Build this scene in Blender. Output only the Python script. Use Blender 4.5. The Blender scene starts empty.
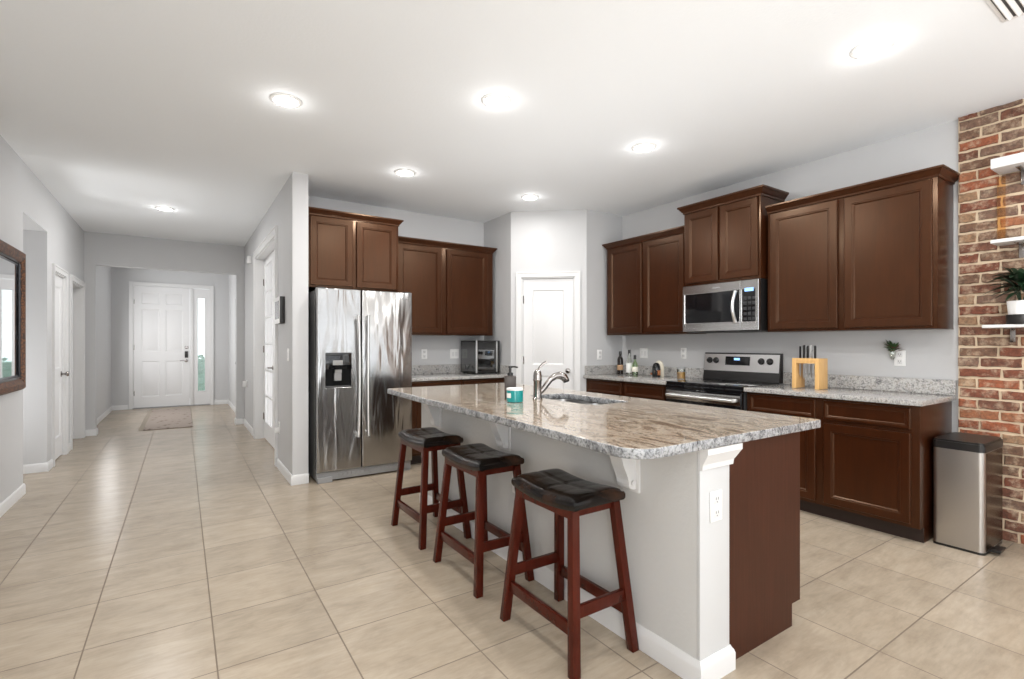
import bpy, bmesh, math, random
from math import sin, cos, pi, radians as R
from mathutils import Vector, Matrix
random.seed(7)
sc = bpy.context.scene
COL = sc.collection

# ------------------------------------------------------------------ camera
cam_d = bpy.data.cameras.new('camera'); cam = bpy.data.objects.new('camera', cam_d); COL.objects.link(cam)
cam.location = (0, 0, 1.27); cam.rotation_euler = (R(90), 0, R(-33.6))
cam_d.sensor_width = 36; cam_d.lens = 497 / 1024 * 36; cam_d.shift_y = 4.5 / 1024; cam_d.clip_start = .02
sc.camera = cam
# ------------------------------------------------------------------ world, exposure, added fill lamps
w = bpy.data.worlds.new('sky'); sc.world = w; w.use_nodes = True
w.node_tree.nodes['Background'].inputs[0].default_value = (.88, .94, 1, 1)
w.node_tree.nodes['Background'].inputs[1].default_value = 1.6
sc.view_settings.view_transform = 'Standard'; sc.view_settings.look = 'None'
sc.view_settings.gamma = 1; sc.view_settings.use_curve_mapping = False
sc.view_settings.exposure = 0.46
sc.cycles.max_bounces = 10; sc.cycles.diffuse_bounces = 6; sc.cycles.glossy_bounces = 5
sc.cycles.transparent_max_bounces = 12; sc.cycles.sample_clamp_indirect = 6

def area(name, loc, target, sx, sy, power, color=(1, 1, 1), disk=False, spread=180):
    d = bpy.data.lights.new(name, 'AREA'); d.shape = 'DISK' if disk else 'RECTANGLE'; d.size = sx
    if not disk: d.size_y = sy
    d.energy = power; d.color = color; d.spread = R(spread)
    o = bpy.data.objects.new(name, d); COL.objects.link(o); o.location = loc
    o.rotation_euler = (Vector(target) - Vector(loc)).to_track_quat('-Z', 'Z').to_euler()
    return o
area('rear_fill', (1.6, -4.2, 1.3), (1.6, 0, 1.45), 4.6, 2.3, 8, (.97, .985, 1))  # soft fill added at the unseen rear glazing
area('left_fill', (-1.0, -2.0, 1.4), (3, -.6, 1.3), 2.2, 1.9, 66, (1, .995, .98))  # unseen lamp added to brighten faces turned to the left
area('living_up_fill', (1.5, -2.4, .7), (1.5, -2.4, 3), 4.8, 3.4, 128, (.97, .985, 1))  # added upward fill behind the camera, lifts the ceiling; no fixture
area('right_fill', (4.25, -2.3, 1.4), (0, -1.6, 1.5), 2.4, 1.9, 14, (1, .99, .97))  # weak fill added from the right, out of view
for q, e in (((.55, 1.12), 11), ((.55, -.6), 7), ((1.67, -.9), 4), ((3.0, -.9), 4)): area('living_down_fill', (*q, 2.79), (*q, 0), .14, .14, e, (1, .975, .94), True)  # fixtureless lamps added out of frame to brighten floor and stools
area('foyer_fill', (-1.0, 10.6, 1.5), (3, 10.6, 1.3), 1.4, 1.9, 27, (1, .99, .98))  # added foyer fill; the wall beside it has no window
area('kitchen_up_fill', (2.3, 2.6, 1.32), (2.3, 2.6, 3), 1.2, 2.6, 9, (.97, .985, 1))  # unseen upward fill added over the island for the kitchen ceiling
area('den_fill', (3.0, 6.6, .7), (0, 6.6, 2.4), 1.6, 1.4, 70, (1, 1, 1))  # lamp added in the den to brighten panes and hall
area('passage_fill', (-2.2, 6.25, .7), (.3, 6.25, 2.9), .7, 1.0, 15, (1, 1, 1))  # fill added in the side passage, aimed up at the hall ceiling
LAMP_W, LAMP_C = 11, (1, .98, .955)
def lamp(loc, power):
    d = bpy.data.lights.new('downlight_lamp', 'POINT'); d.energy = power; d.color = LAMP_C; d.shadow_soft_size = .03
    o = bpy.data.objects.new('downlight_lamp', d); COL.objects.link(o); o.location = loc

# ------------------------------------------------------------------ mesh builder
class MB:
    def __init__(s): s.bm = bmesh.new()
    def face(s, vs, mi=0):
        try:
            f = s.bm.faces.new(vs); f.material_index = mi; return f
        except ValueError: return None
    def poly(s, pts, mi=0): return s.face([s.bm.verts.new(p) for p in pts], mi)
    def box(s, x0, x1, y0, y1, z0, z1, mi=0, bev=0, seg=2):
        v = [s.bm.verts.new((x, y, z)) for x in (x0, x1) for y in (y0, y1) for z in (z0, z1)]
        fs = [s.face([v[i] for i in q], mi) for q in ((0,1,3,2),(4,6,7,5),(0,4,5,1),(2,3,7,6),(0,2,6,4),(1,5,7,3))]
        if bev:
            es = list({e for f in fs for e in f.edges})
            r = bmesh.ops.bevel(s.bm, geom=es, offset=bev, segments=seg, profile=.6, affect='EDGES')
            for f in r['faces']: f.material_index = mi
        return s
    def prism(s, pts, axis, a0, a1, mi=0, bev=0):
        def P(p, a): return {'x': (a, p[0], p[1]), 'y': (p[0], a, p[1]), 'z': (p[0], p[1], a)}[axis]
        A = [s.bm.verts.new(P(p, a0)) for p in pts]; B = [s.bm.verts.new(P(p, a1)) for p in pts]
        n = len(pts); fs = [s.face(A[::-1], mi), s.face(B, mi)]
        for i in range(n): fs.append(s.face([A[i], A[(i+1) % n], B[(i+1) % n], B[i]], mi))
        if bev:
            es = list({e for f in fs if f for e in f.edges})
            r = bmesh.ops.bevel(s.bm, geom=es, offset=bev, segments=2, profile=.6, affect='EDGES')
            for f in r['faces']: f.material_index = mi
        return s
    def lathe(s, prof, c=(0, 0, 0), n=24, axis='z', mi=0, caps=True):
        rings = []
        for r, h in prof:
            ring = []
            for i in range(n):
                a = 2 * pi * i / n; p = (r * cos(a), r * sin(a))
                q = {'z': (p[0], p[1], h), 'x': (h, p[0], p[1]), 'y': (p[0], h, p[1])}[axis]
                ring.append(s.bm.verts.new((c[0] + q[0], c[1] + q[1], c[2] + q[2])))
            rings.append(ring)
        for a, b in zip(rings, rings[1:]):
            for i in range(n): s.face([a[i], a[(i+1) % n], b[(i+1) % n], b[i]], mi)
        if caps: s.face(rings[0][::-1], mi); s.face(rings[-1], mi)
        return s
    def tube(s, pts, rad, n=12, mi=0, flat=1.0):
        pts = [Vector(p) for p in pts]; rings = []; up = None
        for i, p in enumerate(pts):
            t = (pts[min(i+1, len(pts)-1)] - pts[max(i-1, 0)]).normalized()
            if up is None:
                up = Vector((0, 0, 1)) if abs(t.z) < .9 else Vector((1, 0, 0))
            side = t.cross(up).normalized(); up = side.cross(t).normalized()
            r = rad[i] if isinstance(rad, (list, tuple)) else rad
            rings.append([s.bm.verts.new(p + side * r * cos(2*pi*k/n) + up * r * flat * sin(2*pi*k/n)) for k in range(n)])
        for a, b in zip(rings, rings[1:]):
            for i in range(n): s.face([a[i], a[(i+1) % n], b[(i+1) % n], b[i]], mi)
        s.face(rings[0][::-1], mi); s.face(rings[-1], mi); return s
    def beam(s, p0, p1, w, d, w1=None, d1=None, mi=0, bev=.003):
        """square bar between two points with horizontal ends"""
        w1 = w1 or w; d1 = d1 or d
        A = [s.bm.verts.new((p0[0]+a*w/2, p0[1]+b*d/2, p0[2])) for a, b in ((-1,-1),(1,-1),(1,1),(-1,1))]
        B = [s.bm.verts.new((p1[0]+a*w1/2, p1[1]+b*d1/2, p1[2])) for a, b in ((-1,-1),(1,-1),(1,1),(-1,1))]
        fs = [s.face(A[::-1], mi), s.face(B, mi)] + [s.face([A[i], A[(i+1) % 4], B[(i+1) % 4], B[i]], mi) for i in range(4)]
        if bev: bmesh.ops.bevel(s.bm, geom=list({e for f in fs for e in f.edges}), offset=bev, segments=2, profile=.6, affect='EDGES')
        return s
    def sweep(s, path, prof, mi=0):
        """prof (out, z) swept along an open xy path; out = right-hand side of travel, mitred"""
        P = [Vector(p) for p in path]; rings = []
        for i, p in enumerate(P):
            d0 = (P[i] - P[i-1]).normalized() if i else None
            d1 = (P[i+1] - P[i]).normalized() if i < len(P)-1 else None
            n0 = Vector((d0.y, -d0.x)) if d0 else None; n1 = Vector((d1.y, -d1.x)) if d1 else None
            if n0 is None: m = n1
            elif n1 is None: m = n0
            else:
                m = (n0 + n1).normalized(); m = m / max(m.dot(n0), .2)
            rings.append([s.bm.verts.new((p.x + m.x * o, p.y + m.y * o, z)) for o, z in prof])
        k = len(prof)
        for a, b in zip(rings, rings[1:]):
            for i in range(k): s.face([a[i], b[i], b[(i+1) % k], a[(i+1) % k]], mi)
        s.face(rings[0], mi); s.face(rings[-1][::-1], mi); return s
    def relief(s, x0, x1, z0, z1, prof, y=0, mi=0, fill_mi=None, fill=True):
        """nested rectangles in the xz plane; prof = (inset, y offset)"""
        rings = [[s.bm.verts.new(q) for q in ((x0+i, y+d, z0+i), (x1-i, y+d, z0+i), (x1-i, y+d, z1-i), (x0+i, y+d, z1-i))] for i, d in prof]
        for a, b in zip(rings, rings[1:]):
            for i in range(4): s.face([a[i], a[(i+1) % 4], b[(i+1) % 4], b[i]], mi)
        if fill: s.face(rings[-1], mi if fill_mi is None else fill_mi)
        return s
    def grid(s, xs, zs, cells, prof, y=0, mi=0, fill_mi=None, fill=True):
        for i in range(len(xs)-1):
            for j in range(len(zs)-1):
                a, b, c, d = xs[i], xs[i+1], zs[j], zs[j+1]
                if (i, j) in cells: s.relief(a, b, c, d, prof, y, mi, fill_mi, fill)
                else: s.poly([(a, y, c), (b, y, c), (b, y, d), (a, y, d)], mi)
        return s
    def disc(s, c, r, n=20, mi=0):
        return s.poly([(c[0] + r*cos(2*pi*i/n), c[1] + r*sin(2*pi*i/n), c[2]) for i in range(n)], mi)

def O(name, mb, mats, parent=None, smooth=35, loc=None, label=None, kind=None, weld=True):
    me = bpy.data.meshes.new(name)
    if weld: bmesh.ops.remove_doubles(mb.bm, verts=mb.bm.verts, dist=1e-5)
    bmesh.ops.recalc_face_normals(mb.bm, faces=mb.bm.faces)
    mb.bm.to_mesh(me); mb.bm.free()
    for m in (mats if isinstance(mats, (list, tuple)) else [mats]): me.materials.append(m)
    if smooth:
        for p in me.polygons: p.use_smooth = True
        me.set_sharp_from_angle(angle=R(smooth))
    o = bpy.data.objects.new(name, me); COL.objects.link(o)
    if parent: o.parent = parent
    if loc: o.location = loc
    if label: o['label'] = label
    if kind: o['kind'] = kind
    return o
def tag(o, label, cat, group=None):
    o['label'] = label; o['category'] = cat
    if group: o['group'] = group
    return o
def T(name, label, cat, loc=(0, 0, 0), rot=0, group=None):
    o = bpy.data.objects.new(name, None); COL.objects.link(o); o.empty_display_size = .1
    o.location = loc; o.rotation_euler = (0, 0, R(rot))
    return tag(o, label, cat, group)
def S(name, loc=(0, 0, 0), rot=0):
    o = bpy.data.objects.new(name, None); COL.objects.link(o); o.location = loc; o.rotation_euler = (0, 0, R(rot)); o['kind'] = 'structure'
    return o
def dup(root, loc, rot=None, label=None):
    def cp(o, parent):
        c = o.copy(); COL.objects.link(c); c.parent = parent
        for k in [q for q in bpy.data.objects if q.parent == o]: cp(k, c)
        return c
    r = cp(root, None); r.location = loc
    if rot is not None: r.rotation_euler = (0, 0, R(rot))
    if label: r['label'] = label
    return r

# ------------------------------------------------------------------ materials
def new_mat(name):
    m = bpy.data.materials.new(name); m.use_nodes = True
    nt = m.node_tree; return m, nt, nt.nodes['Principled BSDF']
def N(nt, t, **kw):
    n = nt.nodes.new(t)
    for k, v in kw.items():
        if k[0] == 'i' and k[1:].isdigit(): n.inputs[int(k[1:])].default_value = v
        else: setattr(n, k, v)
    return n
def ramp(nt, stops):
    n = nt.nodes.new('ShaderNodeValToRGB'); e = n.color_ramp.elements
    while len(e) < len(stops): e.new(.5)
    for q, (p, c) in zip(e, stops): q.position = p; q.color = (*c, 1)
    return n
def coords(nt, scale=(1, 1, 1), rot=(0, 0, 0), loc=(0, 0, 0)):
    tc = nt.nodes.new('ShaderNodeTexCoord'); mp = nt.nodes.new('ShaderNodeMapping')
    mp.inputs['Scale'].default_value = scale; mp.inputs['Rotation'].default_value = rot; mp.inputs['Location'].default_value = loc
    nt.links.new(tc.outputs['Object'], mp.inputs['Vector']); return mp
def noise(nt, vec, scale, detail=4, rough=.55, dist=0):
    n = nt.nodes.new('ShaderNodeTexNoise'); n.inputs['Scale'].default_value = scale; n.inputs['Detail'].default_value = detail
    n.inputs['Roughness'].default_value = rough; n.inputs['Distortion'].default_value = dist
    if vec is not None: nt.links.new(vec.outputs[0], n.inputs['Vector'])
    return n
def bump(nt, b, src, strength, dist=.002, out=0):
    n = nt.nodes.new('ShaderNodeBump'); n.inputs['Strength'].default_value = strength; n.inputs['Distance'].default_value = dist
    nt.links.new(src.outputs[out], n.inputs['Height']); nt.links.new(n.outputs[0], b.inputs['Normal']); return n
def plain(name, col, rough=.5, metal=0, spec=.5, coat=0, emit=None, es=0):
    m, nt, b = new_mat(name)
    b.inputs['Base Color'].default_value = (*col, 1); b.inputs['Roughness'].default_value = rough; b.inputs['Metallic'].default_value = metal
    b.inputs['Specular IOR Level'].default_value = spec; b.inputs['Coat Weight'].default_value = coat; b.inputs['Coat Roughness'].default_value = .12
    if emit: b.inputs['Emission Color'].default_value = (*emit, 1); b.inputs['Emission Strength'].default_value = es
    return m
def paint(name, col, rough=.6, bs=.25, scale=90):
    m, nt, b = new_mat(name)
    b.inputs['Base Color'].default_value = (*col, 1); b.inputs['Roughness'].default_value = rough
    bump(nt, b, noise(nt, coords(nt), scale, 3), bs, .002); return m
def wood(name, c0, c1, rough=.3, grain=(30, 30, 2.2), coat=.25, var=.5, spec=.5, tint=(1, .68, .45)):
    m, nt, b = new_mat(name)
    n = noise(nt, coords(nt, grain), 1.6, 6, .6, .4); r = ramp(nt, [(.25, c0), (.75, c1)])
    n2 = noise(nt, coords(nt, (3, 3, 1.4)), 2.2, 3); r2 = ramp(nt, [(.3, (1-var*.35,)*3), (.75, (1,)*3)])
    mx = N(nt, 'ShaderNodeMix', data_type='RGBA', blend_type='MULTIPLY'); mx.inputs[0].default_value = 1
    nt.links.new(n.outputs[0], r.inputs[0]); nt.links.new(n2.outputs[0], r2.inputs[0])
    nt.links.new(r.outputs[0], mx.inputs[6]); nt.links.new(r2.outputs[0], mx.inputs[7]); nt.links.new(mx.outputs[2], b.inputs['Base Color'])
    b.inputs['Specular Tint'].default_value = (*tint, 1); b.inputs['Specular IOR Level'].default_value = spec; b.inputs['Roughness'].default_value = rough; b.inputs['Coat Weight'].default_value = coat; b.inputs['Coat Roughness'].default_value = .22
    bump(nt, b, n, .06, .001); return m
def steel(name, col=(.62, .61, .6), rough=.22, wave=0.0, brush=True, aniso=.5):
    m, nt, b = new_mat(name)
    b.inputs['Base Color'].default_value = (*col, 1); b.inputs['Metallic'].default_value = 1; b.inputs['Roughness'].default_value = rough
    b.inputs['Anisotropic'].default_value = aniso
    last = None
    if brush:
        n = noise(nt, coords(nt, (2, 2, 260)), 3, 3); last = bump(nt, b, n, .05, .0006)
    if wave:
        n2 = noise(nt, coords(nt, (7, 7, 1.1)), 1.3, 2, .5, .6); w2 = N(nt, 'ShaderNodeBump'); w2.inputs['Strength'].default_value = 1
        w2.inputs['Distance'].default_value = wave; nt.links.new(n2.outputs[0], w2.inputs['Height'])
        if last: nt.links.new(last.outputs[0], w2.inputs['Normal'])
        nt.links.new(w2.outputs[0], b.inputs['Normal'])
    return m
def glass(name, tint=(1, 1, 1), opac=.08, rough=.02, spec=(1, 1, 1)):
    """thin pane: tinted transparency under a fresnel reflection"""
    m, nt, b = new_mat(name); nt.nodes.remove(b); out = nt.nodes['Material Output']
    t = N(nt, 'ShaderNodeBsdfTransparent'); t.inputs[0].default_value = (*tint, 1)
    g = N(nt, 'ShaderNodeBsdfGlossy'); g.inputs['Roughness'].default_value = rough; g.inputs[0].default_value = (*spec, 1)
    f = N(nt, 'ShaderNodeFresnel'); f.inputs[0].default_value = 1.5
    a = N(nt, 'ShaderNodeMath', operation='ADD'); a.inputs[1].default_value = opac
    mx = N(nt, 'ShaderNodeMixShader')
    nt.links.new(f.outputs[0], a.inputs[0]); nt.links.new(a.outputs[0], mx.inputs[0]); nt.links.new(t.outputs[0], mx.inputs[1])
    nt.links.new(g.outputs[0], mx.inputs[2]); nt.links.new(mx.outputs[0], out.inputs[0]); return m

M = {}
M['wall'] = paint('wall paint grey', (.56, .562, .568))
M['ceil'] = paint('ceiling paint white', (.86, .885, .905), .8, .45, 60)
M['white'] = plain('white trim enamel', (.71, .71, .71), .32)
M['door'] = plain('white door enamel', (.74, .74, .745), .34)
M['wood'] = wood('espresso cabinet wood', (.028, .0072, .0023), (.046, .0122, .004), .29, (24, 24, 2.2), .02, .6, .5)
M['wood_dark'] = plain('dark toe board', (.02, .009, .006), .5)
M['panel'] = wood('espresso end veneer', (.036, .0105, .006), (.066, .021, .0125), .45, (60, 60, 1.6), 0, .5, .35)
M['stool'] = wood('mahogany stool wood', (.040, .005, .0026), (.085, .0118, .006), .25, (22, 22, 3), .03, .5, .38, (1, .55, .4))
M['steel'] = steel('brushed stainless', rough=.2)
M['steel_f'] = steel('refrigerator stainless', (.41, .405, .40), .21, .015, True, .3)
M['steel_h'] = steel('satin stainless handle', (.8, .8, .8), .3, 0, False, 0)
M['steel_sink'] = steel('sink stainless', (.34, .335, .33), .28, 0, True, .2)
M['steel_can'] = steel('trash can stainless', (.55, .53, .51), .34, 0, True, .5)
M['chrome'] = plain('brushed nickel', (.36, .335, .32), .17, 1)
M['blackgloss'] = plain('black glass', (.006, .006, .007), .05, 0, .6)
M['recess'] = plain('dispenser recess black', (.003, .003, .003), .35, 0, .15)
M['black'] = plain('black plastic', (.014, .013, .013), .35)
M['darkgrey'] = plain('dark grey enamel', (.06, .06, .062), .45)
M['grey'] = plain('grey plastic', (.3, .3, .3), .45)
M['plastic'] = plain('white plastic', (.84, .84, .83), .35)
M['slot'] = plain('slot dark', (.08, .08, .08), .5)
M['glass'] = glass('clear glass')
M['smoke'] = glass('smoked glass', (.16, .14, .125), .10)
M['mirror'] = plain('silvered mirror', (.9, .9, .9), .02, 1)
M['lamp'] = plain('lit diffuser', (1, 1, 1), .5, emit=(1, .97, .92), es=14)
M['bamboo'] = wood('bamboo', (.62, .36, .14), (.76, .48, .2), .4, (40, 40, 3), .1, .2)
M['leafg'] = plain('dark green leaf', (.012, .032, .014), .35)
M['succ'] = plain('succulent green', (.05, .10, .035), .45)
M['succr'] = plain('succulent red', (.16, .04, .035), .45)
M['teal'] = plain('teal glazed jar', (.0, .27, .27), .12, coat=.5)
M['amber'] = glass('amber strap', (.98, .84, .64), .0, .4, (.6, .5, .4))
M['wax'] = plain('peach wax', (.82, .5, .17), .5)
M['cream'] = plain('cream ceramic', (.75, .70, .58), .3)
M['copper'] = plain('copper', (.7, .28, .13), .3, 1)
M['clearb'] = glass('bottle glass clear', (.86, .88, .84), .10)
M['greenb'] = glass('bottle glass green', (.55, .72, .42), .10)
M['darkb'] = plain('dark bottle glass', (.012, .007, .005), .06)
M['label'] = plain('cream paper label', (.75, .72, .62), .6)
M['paperw'] = plain('white paper label', (.85, .85, .83), .6)
M['brownlab'] = plain('tan paper label', (.45, .28, .16), .6)
M['button'] = plain('dark button', (.025, .025, .027), .3)
M['digits'] = plain('blue display digits', (.1, .2, .4), .4, emit=(.3, .55, 1), es=1.2)
M['screen'] = plain('security screen', (.25, .26, .27), .12)
M['hedge'] = plain('hedge green', (.16, .27, .2), .7)
M['frost'] = glass('obscure glass', (.86, .94, .92), .10, .25)

def mat_floor():
    m, nt, b = new_mat('beige porcelain tile')
    mp = coords(nt, (1, 1, 1), (0, 0, 0), (-.116 + .457*40, -2.242 + .457*40, 0))
    br = N(nt, 'ShaderNodeTexBrick', offset=0.0, squash=1.0)
    br.inputs['Scale'].default_value = 1; br.inputs['Brick Width'].default_value = .457; br.inputs['Row Height'].default_value = .457
    br.inputs['Mortar Size'].default_value = .003; br.inputs['Mortar Smooth'].default_value = .1; br.inputs['Bias'].default_value = 0
    br.inputs['Color1'].default_value = (.94, .94, .94, 1); br.inputs['Color2'].default_value = (1.04, 1.04, 1.04, 1)
    nt.links.new(mp.outputs[0], br.inputs['Vector'])
    n1 = noise(nt, coords(nt, (1.3, 6.5, 1), (0, 0, R(-58))), 2.2, 6, .62, .7)
    r1 = ramp(nt, [(.3, (.365, .300, .225)), (.52, (.405, .337, .257)), (.72, (.44, .371, .287))])
    nt.links.new(n1.outputs[0], r1.inputs[0])
    n2 = noise(nt, coords(nt, (5, 30, 1), (0, 0, R(-58))), 2.5, 4, .6)
    r2 = ramp(nt, [(.35, (.93, .93, .93)), (.65, (1.03, 1.03, 1.03))]); nt.links.new(n2.outputs[0], r2.inputs[0])
    a = N(nt, 'ShaderNodeMix', data_type='RGBA', blend_type='MULTIPLY'); a.inputs[0].default_value = 1
    nt.links.new(r1.outputs[0], a.inputs[6]); nt.links.new(r2.outputs[0], a.inputs[7])
    c = N(nt, 'ShaderNodeMix', data_type='RGBA', blend_type='MULTIPLY'); c.inputs[0].default_value = 1
    nt.links.new(a.outputs[2], c.inputs[6]); nt.links.new(br.outputs['Color'], c.inputs[7])
    n3 = noise(nt, coords(nt, (1, 1.6, 1), (0, 0, R(-58))), 4.2, 7, .68, .5); r3 = ramp(nt, [(.32, (.87, .865, .86)), (.5, (1.0,)*3), (.68, (1.07,)*3)]); nt.links.new(n3.outputs[0], r3.inputs[0])
    c2 = N(nt, 'ShaderNodeMix', data_type='RGBA', blend_type='MULTIPLY'); c2.inputs[0].default_value = 1
    nt.links.new(c.outputs[2], c2.inputs[6]); nt.links.new(r3.outputs[0], c2.inputs[7]); c = c2
    g = N(nt, 'ShaderNodeMix', data_type='RGBA'); g.inputs[7].default_value = (.19, .148, .11, 1)
    nt.links.new(br.outputs['Fac'], g.inputs[0]); nt.links.new(c.outputs[2], g.inputs[6]); nt.links.new(g.outputs[2], b.inputs['Base Color'])
    ro = N(nt, 'ShaderNodeMath', operation='MULTIPLY_ADD'); ro.inputs[1].default_value = .5; ro.inputs[2].default_value = .26
    nt.links.new(br.outputs['Fac'], ro.inputs[0]); nt.links.new(ro.outputs[0], b.inputs['Roughness'])
    inv = N(nt, 'ShaderNodeMath', operation='SUBTRACT'); inv.inputs[0].default_value = 1; nt.links.new(br.outputs['Fac'], inv.inputs[1])
    bump(nt, b, inv, .5, .002); b.inputs['Specular IOR Level'].default_value = .36
    return m
M['floor'] = mat_floor()

def mat_granite(name, stops, vscale, vein_rot, speck, rough=.07, vein=1.0, nsc=2.4):
    m, nt, b = new_mat(name)
    n1 = noise(nt, coords(nt, vscale, (0, 0, R(vein_rot))), nsc, 8, .68, 1.3)
    r1 = ramp(nt, stops); nt.links.new(n1.outputs[0], r1.inputs[0])
    n2 = noise(nt, coords(nt), 95, 4, .7); r2 = ramp(nt, [(.36, (speck,)*3), (.5, (.95,)*3), (.7, (1.12,)*3)]); nt.links.new(n2.outputs[0], r2.inputs[0])
    a = N(nt, 'ShaderNodeMix', data_type='RGBA', blend_type='MULTIPLY'); a.inputs[0].default_value = 1
    nt.links.new(r1.outputs[0], a.inputs[6]); nt.links.new(r2.outputs[0], a.inputs[7]); nt.links.new(a.outputs[2], b.inputs['Base Color'])
    b.inputs['Roughness'].default_value = rough; b.inputs['Specular IOR Level'].default_value = .6; return m
M['granite'] = mat_granite('beige veined granite', [(.30, (.05, .04, .035)), (.38, (.19, .135, .095)), (.44, (.39, .31, .235)), (.49, (.47, .41, .335)), (.53, (.21, .148, .098)), (.57, (.40, .335, .265)), (.64, (.49, .455, .41)), (.72, (.20, .19, .185))], (3.2, .8, 1), 14, .5)
M['granite_edge'] = mat_granite('grey granite cut edge', [(.34, (.06, .06, .065)), (.44, (.22, .225, .235)), (.58, (.42, .43, .44)), (.72, (.27, .26, .25))], (9, 9, 9), 0, .3, .25)
M['granite_k'] = mat_granite('grey speckled granite', [(.3, (.07, .07, .08)), (.4, (.28, .275, .27)), (.5, (.50, .49, .475)), (.62, (.36, .335, .31)), (.75, (.54, .53, .515))], (7, 4, 7), 20, .45, .1, 1, 4)

def mat_leather():
    m, nt, b = new_mat('black worn leather')
    n = noise(nt, coords(nt), 5, 4, .6); r = ramp(nt, [(.42, (.004, .0035, .0035)), (.54, (.010, .0065, .005)), (.74, (.052, .022, .011))])
    nt.links.new(n.outputs[0], r.inputs[0]); nt.links.new(r.outputs[0], b.inputs['Base Color'])
    b.inputs['Roughness'].default_value = .2; b.inputs['Specular IOR Level'].default_value = .26
    bump(nt, b, noise(nt, coords(nt), 9, 5, .6, .8), .35, .006); return m
M['leather'] = mat_leather()
def mat_brick():
    m, nt, b = new_mat('reclaimed brick')
    g = N(nt, 'ShaderNodeNewGeometry'); r = ramp(nt, [(0, (.18, .060, .034)), (.18, (.15, .062, .038)), (.36, (.27, .084, .040)), (.5, (.29, .115, .056)), (.64, (.16, .088, .056)), (.76, (.28, .17, .10)), (.9, (.17, .10, .07))])
    r.color_ramp.interpolation = 'CONSTANT'
    nt.links.new(g.outputs['Random Per Island'], r.inputs[0])
    n = noise(nt, coords(nt), 38, 6, .7, .5); r2 = ramp(nt, [(.28, (.4,)*3), (.48, (.95,)*3), (.75, (1.6, 1.5, 1.4))]); nt.links.new(n.outputs[0], r2.inputs[0])
    a = N(nt, 'ShaderNodeMix', data_type='RGBA', blend_type='MULTIPLY'); a.inputs[0].default_value = 1
    nt.links.new(r.outputs[0], a.inputs[6]); nt.links.new(r2.outputs[0], a.inputs[7])
    n3 = noise(nt, coords(nt), 17, 5, .7); r3 = ramp(nt, [(.49, (0,)*3), (.70, (.72,)*3)]); nt.links.new(n3.outputs[0], r3.inputs[0])
    c = N(nt, 'ShaderNodeMix', data_type='RGBA'); c.inputs[7].default_value = (.58, .45, .32, 1)
    nt.links.new(r3.outputs[0], c.inputs[0]); nt.links.new(a.outputs[2], c.inputs[6]); nt.links.new(c.outputs[2], b.inputs['Base Color'])
    b.inputs['Roughness'].default_value = .85; bump(nt, b, n, .8, .006); return m
M['brick'] = mat_brick()
M['mortar'] = paint('cream mortar', (.66, .53, .38), .9, .9, 60)
def mat_carve():
    m, nt, b = new_mat('carved bronze frame')
    v = N(nt, 'ShaderNodeTexVoronoi'); v.inputs['Scale'].default_value = 55; mp = coords(nt); nt.links.new(mp.outputs[0], v.inputs['Vector'])
    r = ramp(nt, [(.1, (.24, .095, .03)), (.5, (.09, .032, .012)), (.9, (.015, .007, .004))]); nt.links.new(v.outputs['Distance'], r.inputs[0])
    nt.links.new(r.outputs[0], b.inputs['Base Color']); b.inputs['Roughness'].default_value = .45; b.inputs['Specular IOR Level'].default_value = .3
    bump(nt, b, v, -.8, .01); return m
M['carve'] = mat_carve()
def mat_rug():
    m, nt, b = new_mat('faded woven runner')
    v = N(nt, 'ShaderNodeTexVoronoi', distance='MANHATTAN'); v.inputs['Scale'].default_value = 1
    mp = coords(nt, (9, 5, 1)); nt.links.new(mp.outputs[0], v.inputs['Vector'])
    n = noise(nt, coords(nt, (1, 3, 1)), 12, 5); ad = N(nt, 'ShaderNodeMath', operation='ADD')
    nt.links.new(v.outputs['Distance'], ad.inputs[0]); nt.links.new(n.outputs[0], ad.inputs[1])
    r = ramp(nt, [(.5, (.11, .075, .065)), (.75, (.22, .175, .15)), (.95, (.36, .30, .26))]); nt.links.new(ad.outputs[0], r.inputs[0])
    nt.links.new(r.outputs[0], b.inputs['Base Color']); b.inputs['Roughness'].default_value = .95; return m
M['rug'] = mat_rug()

# ------------------------------------------------------------------ room shell
CZ = 2.82
XL, XR = -1.12, 4.46       # left wall face, range wall face
YB, YF = 5.50, 12.15       # kitchen back wall face, foyer wall face
HX0, HX1 = .83, .965       # hall wall faces
def struct(name, mb, m, smooth=0): return O(name, mb, m, None, smooth, kind='structure')
struct('floor', MB().box(-3.2, 4.7, -4.7, 12.4, -.1, 0), M['floor'])
struct('ceiling', MB().box(-3.2, 4.7, -4.7, 12.4, CZ, CZ+.1), M['ceil'])
b = MB()
b.box(XL-.13, XL, -4.5, -3.2, 0, CZ).box(XL-.13, XL, -3.2, -.9, 0, .45).box(XL-.13, XL, -3.2, -.9, 2.35, CZ).box(XL-.13, XL, -.9, 5.80, 0, CZ).box(XL-.13, XL, 5.80, 6.70, 2.39, CZ)
b.box(XL-.13, XL, 6.70, 6.97, 0, CZ).box(XL-.13, XL, 6.97, 7.60, 2.04, CZ).box(XL-.13, XL, 7.60, 7.97, 0, CZ)
b.box(XL-.13, XL, 7.97, 8.80, 2.04, CZ).box(XL-.13, XL, 8.80, YF+.12, 0, CZ)
struct('wall_left', b, M['wall'])
b = MB(); b.box(-3.1, XL-.13, 5.68, 5.80, 0, CZ).box(-3.1, XL-.13, 6.70, 6.82, 0, CZ).box(-3.2, -3.1, 5.68, 6.82, 0, CZ).box(-3.1, XL-.13, 5.80, 6.70, 2.39, CZ)
struct('wall_passage', b, M['wall'])
b = MB(); b.box(XL, -1.0, 8.95, 9.09, 0, CZ).box(.72, HX0, 8.95, 9.09, 0, CZ).box(-1.0, .72, 8.95, 9.09, 2.375, CZ)
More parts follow.
